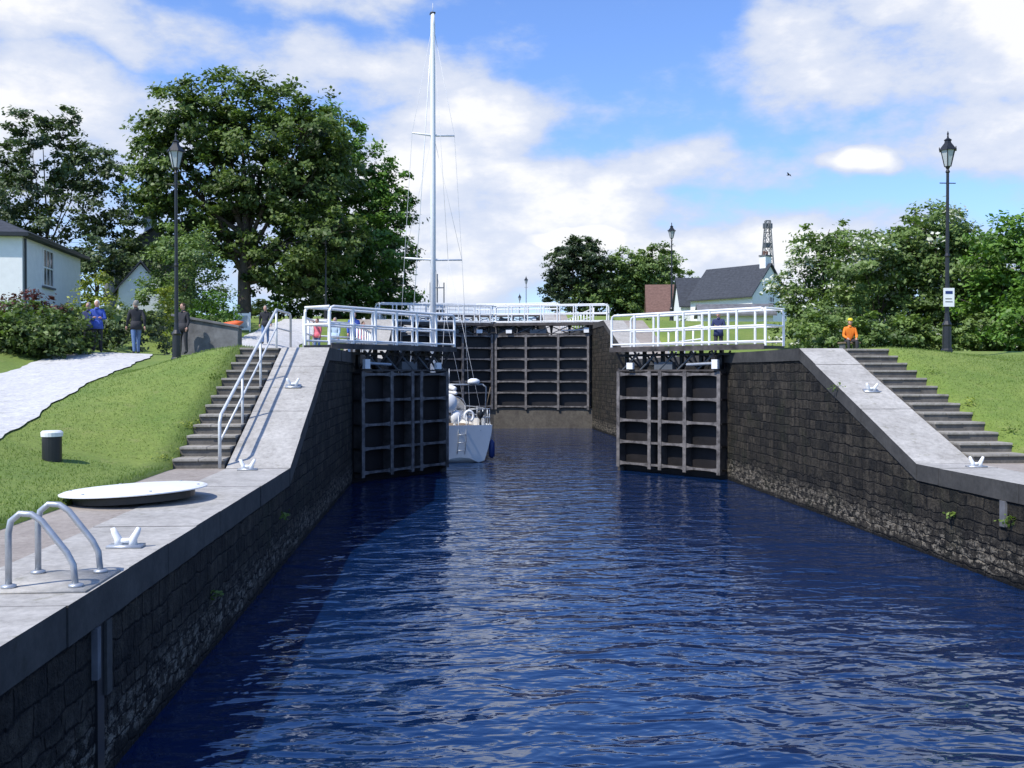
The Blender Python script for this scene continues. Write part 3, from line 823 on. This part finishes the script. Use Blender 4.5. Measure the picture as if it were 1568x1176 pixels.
tree("birch_tree", -13.0, 50, [(-.2, 4.2, 1.4), (.9, 3.2, 1.3), (-1.0, 2.8, 1.3), (.1, 1.8, 1.5), (.8, 1.4, 1.3), (-.8, 1.4, 1.2)], 'leafG', .11, 15, leaf=.15, k=16, per=60)
tree("small_garden_tree", -19.3, 56, [(0, 3.0, 1.5), (1.0, 2.4, 1.3), (-1.4, 2.4, 1.5)], 'leafC', .12, 16, leaf=.2, k=12, per=50)
tree("scots_pine", 14.3, 108, [(-.3, 8.0, 1.8), (1.3, 8.2, 1.8), (-1.3, 6.6, 1.9), (.6, 6.2, 2.4), (2.5, 6.6, 2.0), (-1.6, 4.5, 2.0), (-.3, 3.2, 2.4), (2.4, 4.4, 2.2)], 'leafP', .22, 21, leaf=.3, k=9, per=75)
tree("beech_tree", 21.6, 110, [(-3.8, 4.8, 2.6), (-1.0, 5.9, 2.9), (1.8, 6.2, 2.8), (4.2, 4.8, 2.8), (6.0, 3.0, 2.5), (-4.6, 3.2, 2.6), (1, 3.2, 3.4), (-2, 2.6, 3.2), (4.4, 1.8, 2.8), (7.2, 1.6, 1.8)], 'leafG', .3, 22, leaf=.32, k=9, per=84, fill=.25)
KW = dict(leaf=.18, k=15, per=76, fill=.25)
tree("hawthorn_tree", 19.2, 48.5, [(-.4, 4.9, 1.3), (.7, 4.1, 1.4), (-1.1, 3.4, 1.4), (.5, 1.9, 1.7), (-1.2, 1.6, 1.5), (1.4, 2.8, 1.4)], 'leafG', .11, 31, sc=1.08, extra=('blossom', .30), **KW)
tree("elder_tree", 20.0, 44, [(-1.0, 3.8, 1.4), (.5, 4.4, 1.4), (1.6, 3.6, 1.5), (-.3, 2.3, 1.7), (-1.8, 1.6, 1.5), (1.2, 1.3, 1.7)], 'leafG', .11, 32, sc=1.08, extra=('blossom', .22), **KW)
tree("rowan_tree", 22.6, 43, [(-.4, 5.3, 1.3), (.8, 4.9, 1.4), (-1.2, 4.2, 1.5), (.4, 3.4, 1.8), (1.9, 3.4, 1.6), (-.9, 1.8, 1.8), (1.2, 1.5, 1.7)], 'leafG', .12, 33, sc=1.08, extra=('blossom', .10), **KW)
tree("sycamore_tree", 24.6, 39, [(-1.1, 4.0, 1.4), (.3, 4.2, 1.5), (1.6, 4.6, 1.4), (.2, 2.8, 1.9), (-1.2, 1.8, 1.6), (1.7, 2.2, 1.8), (.3, 1.0, 1.7), (3.0, 4.0, 1.7), (3.2, 1.8, 1.9)], 'leafB', .14, 34, sc=1.12, **KW)
tree("sycamore_tree", 23.2, 35, [(-.4, 3.2, 1.2), (.9, 4.0, 1.4), (2.2, 4.2, 1.6), (0, 1.7, 1.4), (1.7, 2.4, 1.8), (-.9, .9, 1.2), (3.2, 2.4, 1.8)], 'leafB', .14, 35, sc=1.08, **KW)
tree("birch_tree", 26.5, 52, [(0, 6.0, 1.6), (1.6, 5.0, 1.6), (-1.4, 5.0, 1.6), (0, 3.6, 2.2), (2.5, 3, 2), (-2.5, 3.4, 2), (-4.5, 3.4, 1.8)], 'leafG', .12, 36, leaf=.22, k=12, per=70)

def shrub(name, x, y, lobes, mat, seed, leaf=.12, **kw):
    kw.setdefault('k', 26); kw.setdefault('per', 45); kw.setdefault('cl', .22)
    z = gz(x, y)
    foliage_mesh(name, (x, y, z), lobes, mat, leaf=leaf, seed=seed, **kw)
shrub("garden_hedge", -13.2, 30.5, [(dx, dy, dz, .75) for dx in (-1.6, -.8, 0, .8, 1.5) for dy in (0, 1.2) for dz in (.35, .75)], 'leafA', 41, k=40)
shrub("garden_hedge", -13.2, 37, [(dx, .15 * math.sin(dx * 3), dz, .65) for dx in np.arange(-5, 3.3, .7) for dz in (.4, .95)], 'leafC', 42, k=30)
shrub("golden_conifer", -13.3, 39.5, [(0, 0, .5, .8), (0, 0, 1.3, .7), (.05, 0, 2.1, .5), (0, 0, 2.7, .28)], 'leafY', 43)
shrub("golden_conifer", -14.4, 40.5, [(0, 0, .5, .8), (0, 0, 1.3, .65), (.05, 0, 1.9, .45), (0, 0, 2.4, .25)], 'leafY', 44)
shrub("golden_conifer", -11.9, 43, [(0, 0, .5, .7), (0, 0, 1.2, .6), (.05, 0, 1.9, .42), (0, 0, 2.4, .22)], 'leafY', 45)
shrub("copper_shrub", -15.6, 36.6, [(-.6, 0, .9, .7), (.3, 0, 1.0, .7), (1.1, 0, .9, .6)], 'leafR', 46)
shrub("flowering_shrub", -12.6, 44.5, [(0, 0, .8, .9), (.6, 0, 1.3, .8)], 'leafC', 47)
shrub("flowering_shrub", -11.0, 46.5, [(-.8, 0, .8, .9), (.6, 0, 1.0, .9), (.1, .3, 1.6, .8)], 'leafB', 48)
shrub("hedgerow", 18.8, 40, [(dx, .5 * math.sin(dx), .7, 1.1) for dx in np.arange(-3.0, 12, 1.0)], 'leafG', 49, leaf=.17, k=18, per=60, extra=('blossom', .08))
shrub("hedgerow", 18.0, 75, [(dx, 0, .4, .9) for dx in np.arange(-7, 12, 1.2)], 'leafG', 50, leaf=.25, k=12, per=30)
shrub("hedgerow", -16, 68, [(dx, 0, .6, 1.4) for dx in np.arange(-20, 9, 1.8)], 'leafC', 51, leaf=.3, k=9, per=30)
shrub("distant_trees", 0, 170, [(dx + random.uniform(-2, 2), random.uniform(-5, 5), 2 + random.uniform(0, 2.2), 4.2) for dx in list(np.arange(-150, -16, 5)) + list(np.arange(32, 160, 5))], 'leafP', 52, leaf=.8, k=2.6, per=34, cl=.5)
for i, (x, y) in enumerate([(11.75, 18.6), (11.7, 19.6), (11.65, 21.0), (11.7, 22.8), (-5.2, 20), (-5.15, 22.5), (-5.2, 18.7)]):
    shrub("weeds", x, y, [(0, 0, .0, .14), (.1, .25, .0, .11), (0, .5, 0, .10)], 'leafY' if i % 2 == 0 else 'blade', 60 + i, leaf=.05, k=300, per=16, cl=.16)
for i, (y, z) in enumerate([(13.0, .75), (15.1, 1.1), (22.2, 3.1), (17, .9)]):
    foliage_mesh("wall_fern", (XR - .03, y, z), [(0, 0, 0, .08)], 'blade', leaf=.06, k=700, per=10, seed=80 + i, cl=.12)
for i, (y, z) in enumerate([(17.5, .95), (12.3, .7)]):
    foliage_mesh("wall_fern", (XL + .03, y, z), [(0, 0, 0, .06)], 'blade', leaf=.06, k=700, per=8, seed=90 + i, cl=.10)

def blades():
    rng = np.random.default_rng(5); n = 90000
    side = rng.random(n) < .7
    x = np.where(side, rng.uniform(-13, -5.02, n), rng.uniform(11.42, 17, n))
    y = np.where(side, 7 + 20 * rng.random(n) ** 1.2, rng.uniform(15, 27, n))
    keep = []; Z = []
    for a, c in zip(x, y):
        cc = interp(PATH, c); keep.append(abs(a - cc) > 1.46); Z.append(gz(a, c))
    keep = np.array(keep); Z = np.array(Z)
    x, y, Z = x[keep], y[keep], Z[keep]; n = len(x)
    h = rng.uniform(.015, .045, n) * np.where(np.abs(x + 5.1) < .15, 2, 1); a = rng.uniform(0, 6.28, n); w = .008
    lean = rng.normal(size=(n, 2)) * .02
    P = np.stack([x, y, Z], 1)
    A = P + np.stack([np.cos(a) * w, np.sin(a) * w, -.005 + 0 * a], 1); B = P - np.stack([np.cos(a) * w, np.sin(a) * w, .005 + 0 * a], 1)
    C = P + np.stack([lean[:, 0], lean[:, 1], h], 1)
    V = np.stack([A, B, C], 1).reshape(-1, 3)
    me = bpy.data.meshes.new("grass_blades"); me.vertices.add(n * 3); me.loops.add(n * 3); me.polygons.add(n)
    me.vertices.foreach_set("co", V.ravel()); me.loops.foreach_set("vertex_index", np.arange(n * 3)); me.polygons.foreach_set("loop_start", np.arange(n) * 3)
    me.materials.append(M['blade']); me.update()
    at = me.attributes.new("shade", 'FLOAT', 'FACE'); at.data.foreach_set("value", rng.random(n).astype(np.float32))
    o = bpy.data.objects.new("grass_blades", me); COL.objects.link(o)
blades()

# ---------------------------------------------------------------- people
def cloth(name, c):
    if name not in M: M[name] = simple(name, c, .85, 0, .15, 12, .2)
    return name
cloth('skin', (.55, .32, .24))
def person(name, x, y, h, face, jacket, trousers, hair, z=None, pose='stand', hat=None, seed=0):
    zz = gz(x, y) + .02 if z is None else z
    e = empty(name, (x, y, zz)); e.rotation_euler = (0, 0, face); s = h / 1.75; e.scale = (s, s, s)
    st = .10 if pose == 'walk' else .02
    J = {'pel': (0, 0, .96), 'sp': (0, .0, 1.15), 'ch': (0, .01, 1.34), 'nk': (0, 0, 1.47), 'hd': (0, .015, 1.56)}
    for sgn, q in ((-1, 'l'), (1, 'r')):
        f = sgn * st
        J['sh' + q] = (sgn * .185, 0, 1.40)
        if pose == 'arms':
            J['el' + q] = (sgn * .25, .06, 1.14); J['wr' + q] = (sgn * .12, .27, 1.16)
        else:
            J['el' + q] = (sgn * .235, -.03 - f, 1.14); J['wr' + q] = (sgn * .25, .06 - f * 1.6, .91)
        J['hp' + q] = (sgn * .095, 0, .90)
        J['kn' + q] = (sgn * .105, .03 + f * 1.3, .50); J['an' + q] = (sgn * .11, f * 2, .085); J['to' + q] = (sgn * .125, .15 + f * 2, .04)
        if pose == 'sit':
            J['hp' + q] = (sgn * .10, .02, .90); J['kn' + q] = (sgn * .16, .42, .93); J['an' + q] = (sgn * .15, .46, .50); J['to' + q] = (sgn * .16, .60, .46)
            J['el' + q] = (sgn * .25, .12, 1.12); J['wr' + q] = (sgn * .17, .34, 1.02)
    if pose == 'sit':
        for k_ in ('sp', 'ch', 'nk', 'hd'):
            a = J[k_]; J[k_] = (a[0], a[1] + (a[2] - .96) * .18, a[2])
        for k_ in ('shl', 'shr'): a = J[k_]; J[k_] = (a[0], .09, a[2])
    Rr = {'pel': (.155, .115), 'sp': (.15, .11), 'ch': (.175, .115), 'nk': (.06, .06), 'hd': (.055, .055)}
    for q in 'lr':
        Rr['sh' + q] = (.075, .075); Rr['el' + q] = (.055, .055); Rr['wr' + q] = (.038, .038)
        Rr['hp' + q] = (.10, .10); Rr['kn' + q] = (.068, .068); Rr['an' + q] = (.05, .05); Rr['to' + q] = (.042, .035)
    keys = list(J); ix = {k_: i for i, k_ in enumerate(keys)}
    E = [('pel', 'sp'), ('sp', 'ch'), ('ch', 'nk'), ('nk', 'hd')]
    for q in 'lr': E += [('ch', 'sh' + q), ('sh' + q, 'el' + q), ('el' + q, 'wr' + q), ('pel', 'hp' + q), ('hp' + q, 'kn' + q), ('kn' + q, 'an' + q), ('an' + q, 'to' + q)]
    me = bpy.data.meshes.new("body"); me.from_pydata([J[k_] for k_ in keys], [(ix[a], ix[b_]) for a, b_ in E], [])
    ob = bpy.data.objects.new("body_tmp", me); COL.objects.link(ob)
    ob.modifiers.new("skin", 'SKIN'); sk = me.skin_vertices[0].data
    for k_ in keys: sk[ix[k_]].radius = Rr[k_]; sk[ix[k_]].use_root = (k_ == 'pel')
    sb = ob.modifiers.new("sub", 'SUBSURF'); sb.levels = 2; sb.render_levels = 2
    dg = bpy.context.evaluated_depsgraph_get(); me2 = bpy.data.meshes.new_from_object(ob.evaluated_get(dg))
    bpy.data.objects.remove(ob)
    mats = [jacket, trousers, 'skin', 'black']
    me2.materials.clear()
    for k_ in mats: me2.materials.append(M[k_])
    def mk(a, b_):
        if a[:2] in ('kn', 'hp') and b_[:2] in ('an', 'kn'): return 1
        if b_[:2] == 'to': return 3
        if b_ == 'hd': return 2
        if b_[:2] == 'hp': return 1
        return 0
    segs = [(Vector(J[a]), Vector(J[b_]), mk(a, b_)) for a, b_ in E]
    for p in me2.polygons:
        c = Vector(p.center); best = 9; mi = 0
        for a, b_, m_ in segs:
            ab = b_ - a; t = max(0, min(1, (c - a).dot(ab) / ab.length_squared)); d = (c - (a + ab * t)).length
            if d < best: best = d; mi = m_
        if mi == 1 and c.z > .88 and pose != 'sit': mi = 0
        p.material_index = mi; p.use_smooth = True
    o = bpy.data.objects.new("body", me2); COL.objects.link(o); o.parent = e
    b = MB(); hc = Vector(J['hd']) + Vector((0, .015, .085))
    b.ell(hc, .076, .092, .118, 'skin', 18, 12)
    b.tube([hc + Vector((0, .085, .025)), hc + Vector((0, .108, -.015)), hc + Vector((0, .088, -.025))], [.008, .016, .008], 'skin', 8)
    for sgn in (-1, 1):
        b.ell(hc + Vector((sgn * .078, 0, 0)), .012, .022, .032, 'skin', 8, 6)
        b.ell(hc + Vector((sgn * .03, .083, .02)), .012, .008, .007, 'black', 8, 6)
    b.ell(hc + Vector((0, .082, -.055)), .025, .008, .006, cloth('lips', (.4, .14, .12)), 8, 6)
    b.ell(hc + Vector((0, -.02, .028)), .086, .094, .108, hair, 18, 12)
    if hat:
        b.lathe([(.095, 0), (.096, .05), (.07, .09), (.01, .11)], tuple(hc + Vector((0, -.005, .05))), hat, 16)
        b.ell(hc + Vector((0, .1, .055)), .06, .06, .008, hat, 12, 4)
    b.finish("head", smooth=True, parent=e)
    hb = MB()
    for sgn, q in ((-1, 'l'), (1, 'r')):
        w = Vector(J['wr' + q]); d = (w - Vector(J['el' + q])).normalized()
        sd = Vector((0, 1, 0)) if abs(d.y) < .7 else Vector((1, 0, 0)); sd = (sd - d * sd.dot(d)).normalized(); nn = d.cross(sd)
        hb.tube([w, w + d * .03, w + d * .075, w + d * .09], [.026, .034, .034, .02], 'skin', 10)
        for i, ln in enumerate((.068, .078, .072, .055)):
            r0 = w + d * .08 + sd * (.027 - .018 * i)
            hb.tube([r0, r0 + d * ln * .5 + nn * .004 * sgn, r0 + d * ln * .95 - nn * .016 * sgn], [.0095, .0085, .006], 'skin', 6)
        r0 = w + d * .03 + sd * .028
        hb.tube([r0, r0 + d * .03 + sd * .025, r0 + d * .06 + sd * .028], [.012, .010, .007], 'skin', 6)
    hb.finish("hands", smooth=True, parent=e)
    cb = MB()
    if pose != 'sit':
        cb.lathe([(.20, .80), (.185, .95), (.172, 1.08)], (0, 0, 0), jacket, 18)
        for i in range(len(cb.v)): vx = cb.v[i]; cb.v[i] = (vx[0], vx[1] * .72, vx[2])
    nk = J['nk']; cb.lathe([(.085, -.03), (.078, .03), (.066, .05)], nk, jacket, 14)
    cb.finish("jacket_hem_and_collar", smooth=True, parent=e)
    return e
cloth('jk_blue', (.05, .10, .42)); cloth('jk_navy', (.025, .035, .10)); cloth('jk_black', (.025, .025, .03)); cloth('jeans', (.10, .17, .32))
cloth('tr_dark', (.03, .03, .035)); cloth('hair_white', (.70, .68, .64)); cloth('hair_grey', (.25, .23, .2)); cloth('hair_brown', (.06, .035, .02))
cloth('jk_pink', (.65, .14, .18)); cloth('hi_vis', (.90, .22, .02)); cloth('jk_pale', (.40, .50, .60)); cloth('hat_yellow', (.8, .6, .03))
person("woman_in_blue_jacket", -11.0, 32.0, 1.66, R(200), 'jk_blue', 'tr_dark', 'hair_white', pose='arms')
person("man_in_navy_jacket", -11.5, 32.7, 1.62, R(170), 'jk_navy', 'tr_dark', 'hair_grey')
person("man_in_dark_jacket", -9.85, 32.2, 1.70, R(30), 'jk_black', 'jeans', 'hair_grey', pose='walk')
person("man_in_black_jacket", -8.15, 45.5, 1.76, R(190), 'jk_black', 'jeans', 'hair_grey', pose='walk')
person("visitor_in_black", -8.6, 33.1, 1.68, R(150), 'jk_black', 'tr_dark', 'hair_brown')
person("child_in_pink_jacket", -4.25, 33.4, 1.18, R(140), 'jk_pink', 'jeans', 'hair_brown', z=4.08)
person("visitor_in_blue", -3.5, 38.5, 1.70, R(200), 'jk_blue', 'tr_dark', 'hair_brown', z=4.09)
person("visitor_in_navy", -4.4, 46.5, 1.72, R(100), 'jk_navy', 'jeans', 'hair_brown', z=4.1)
person("visitor_in_pale_jacket", -4.6, 42.0, 1.68, R(160), 'jk_pale', 'jeans', 'hair_grey', z=4.09, pose='walk')
person("visitor_in_red", -3.6, 44.0, 1.62, R(230), 'jk_pink', 'tr_dark', 'hair_brown', z=4.09)
person("lock_keeper", 10.8, 38, 1.76, R(160), 'jk_navy', 'tr_dark', 'hair_brown', z=4.09, pose='arms')
def bench(x, y):
    z = gz(x, y); b = MB()
    b.box(x - .35, x + .35, y - .2, y + .2, z + .38, z + .44, 'teak')
    for s in (-.25, .25): b.box(x + s - .05, x + s + .05, y - .17, y + .17, z - .1, z + .38, 'greystone')
    b.finish("wooden_bench", bevel=.01)
    return z
zb = bench(14.65, 34.6)
person("seated_worker_in_orange", 14.65, 34.6, 1.66, R(175), 'hi_vis', 'tr_dark', 'hair_brown', z=zb - .40, pose='sit', hat='hat_yellow')

# ---------------------------------------------------------------- sky, sun, camera
SUN_EL, SUN_AZ = R(52), R(-126)      # azimuth from +Y towards +X : sun to the left and behind
w = bpy.data.worlds.new("World"); scene.world = w; w.use_nodes = True
nt = w.node_tree; bg = nt.nodes["Background"]; bg.inputs[1].default_value = .15
sky = N(nt, "ShaderNodeTexSky", sky_type='NISHITA'); sky.sun_disc = False; sky.sun_elevation = SUN_EL; sky.sun_rotation = SUN_AZ
sky.air_density = 1.0; sky.dust_density = .5; sky.ozone_density = 2.0
tc = N(nt, "ShaderNodeTexCoord").outputs["Generated"]
sp = N(nt, "ShaderNodeSeparateXYZ"); nt.links.new(tc, sp.inputs[0])
az = math_(nt, 'ARCTAN2', sp.outputs[0], sp.outputs[1]); el = math_(nt, 'ARCSINE', sp.outputs[2])
ae = N(nt, "ShaderNodeCombineXYZ"); nt.links.new(az, ae.inputs[0]); nt.links.new(el, ae.inputs[1])
def vnoise(vec, scale, detail, rough=.55):
    n = N(nt, "ShaderNodeTexNoise"); n.inputs["Scale"].default_value = scale; n.inputs["Detail"].default_value = detail; n.inputs["Roughness"].default_value = rough
    nt.links.new(vec, n.inputs["Vector"]); return n
wn = vnoise(tc, 6, 3)
vm = N(nt, "ShaderNodeVectorMath", operation='MULTIPLY_ADD'); nt.links.new(wn.outputs[1], vm.inputs[0]); vm.inputs[1].default_value = (.20, .11, 0); nt.links.new(ae.outputs[0], vm.inputs[2])
wv = N(nt, "ShaderNodeVectorMath", operation='SUBTRACT'); nt.links.new(vm.outputs[0], wv.inputs[0]); wv.inputs[1].default_value = (.10, .055, 0)
blobs = [(-.353, .318, .20, .030, 1.1), (-.40, .225, .22, .085, 1.1), (-.10, .295, .20, .040, .8), (.04, .250, .14, .050, 1.15), (.013, .15, .30, .10, 1.2), (.213, .20, .19, .034, .95),
         (.56, .345, .17, .10, 1.6), (.44, .285, .22, .050, 1.05), (.415, .204, .050, .022, 1.7), (.50, .215, .20, .05, .9), (.30, .115, .30, .050, 1.05), (-.253, .375, .26, .028, .95),
         (-.6, .15, .3, .12, 1.0), (.75, .2, .25, .2, 1.0), (.12, .128, .08, .018, 1.7)]
tot = None
for a, e_, ra, re_, wt in blobs:
    s1 = N(nt, "ShaderNodeVectorMath", operation='SUBTRACT'); nt.links.new(wv.outputs[0], s1.inputs[0]); s1.inputs[1].default_value = (a, e_, 0)
    s2 = N(nt, "ShaderNodeVectorMath", operation='MULTIPLY'); nt.links.new(s1.outputs[0], s2.inputs[0]); s2.inputs[1].default_value = (1 / ra, 1 / re_, 0)
    ln = N(nt, "ShaderNodeVectorMath", operation='LENGTH'); nt.links.new(s2.outputs[0], ln.inputs[0])
    mr = N(nt, "ShaderNodeMapRange", interpolation_type='SMOOTHSTEP'); nt.links.new(ln.outputs["Value"], mr.inputs[0])
    mr.inputs[1].default_value = 1.5; mr.inputs[2].default_value = .2; mr.inputs[3].default_value = 0; mr.inputs[4].default_value = wt
    tot = mr.outputs[0] if tot is None else math_(nt, 'MAXIMUM', tot, mr.outputs[0])
mpn = N(nt, "ShaderNodeMapping"); mpn.inputs["Scale"].default_value = (1, 1, 2.0); nt.links.new(tc, mpn.inputs[0])
fb = vnoise(mpn.outputs[0], 6.5, 7, .60).outputs[0]
dens = math_(nt, 'ADD', tot, math_(nt, 'MULTIPLY', math_(nt, 'SUBTRACT', fb, .5), 2.8))
mk = N(nt, "ShaderNodeMapRange", interpolation_type='SMOOTHSTEP'); nt.links.new(dens, mk.inputs[0]); mk.inputs[1].default_value = .15; mk.inputs[2].default_value = .85
hz = N(nt, "ShaderNodeMapRange", interpolation_type='SMOOTHSTEP'); nt.links.new(el, hz.inputs[0]); hz.inputs[1].default_value = .20; hz.inputs[2].default_value = .0; hz.inputs[3].default_value = 0; hz.inputs[4].default_value = .5
blue = mixcol(nt, 1.0, sky.outputs[0], (.95, 1.15, 1.58), 'MULTIPLY')
base = mixcol(nt, hz.outputs[0], blue, (3.6, 4.6, 6.4))
ccol = ramp(nt, math_(nt, 'MULTIPLY', dens, .55), [(.10, (.54, .66, .90)), (.36, (.62, .70, .87)), (.54, (.76, .81, .92)), (.70, (1.0, 1.0, 1.0))])
cc = mixcol(nt, 1.0, ccol, (6.8, 6.8, 6.9), 'MULTIPLY')
fin = mixcol(nt, math_(nt, 'MULTIPLY', mk.outputs[0], .96), base, cc)
nt.links.new(fin, bg.inputs[0])

sd = bpy.data.lights.new("sun", 'SUN'); sd.energy = 5.0; sd.angle = R(.53); sd.color = (1, .96, .89)
so = bpy.data.objects.new("sun", sd); COL.objects.link(so)
dirv = Vector((math.sin(SUN_AZ) * math.cos(SUN_EL), math.cos(SUN_AZ) * math.cos(SUN_EL), math.sin(SUN_EL)))
so.rotation_euler = dirv.to_track_quat('Z', 'Y').to_euler(); so.location = (0, 0, 60)

cam = bpy.data.cameras.new("camera"); cam.sensor_width = 36; cam.lens = 34.44; cam.clip_end = 3000; cam.clip_start = .1
co = bpy.data.objects.new("camera", cam); COL.objects.link(co); co.location = (0, 0, 3.44)
co.rotation_euler = (R(90 - .65), 0, R(-3.97)); scene.camera = co
scene.view_settings.view_transform = 'Standard'; scene.view_settings.look = 'None'; scene.view_settings.exposure = 0
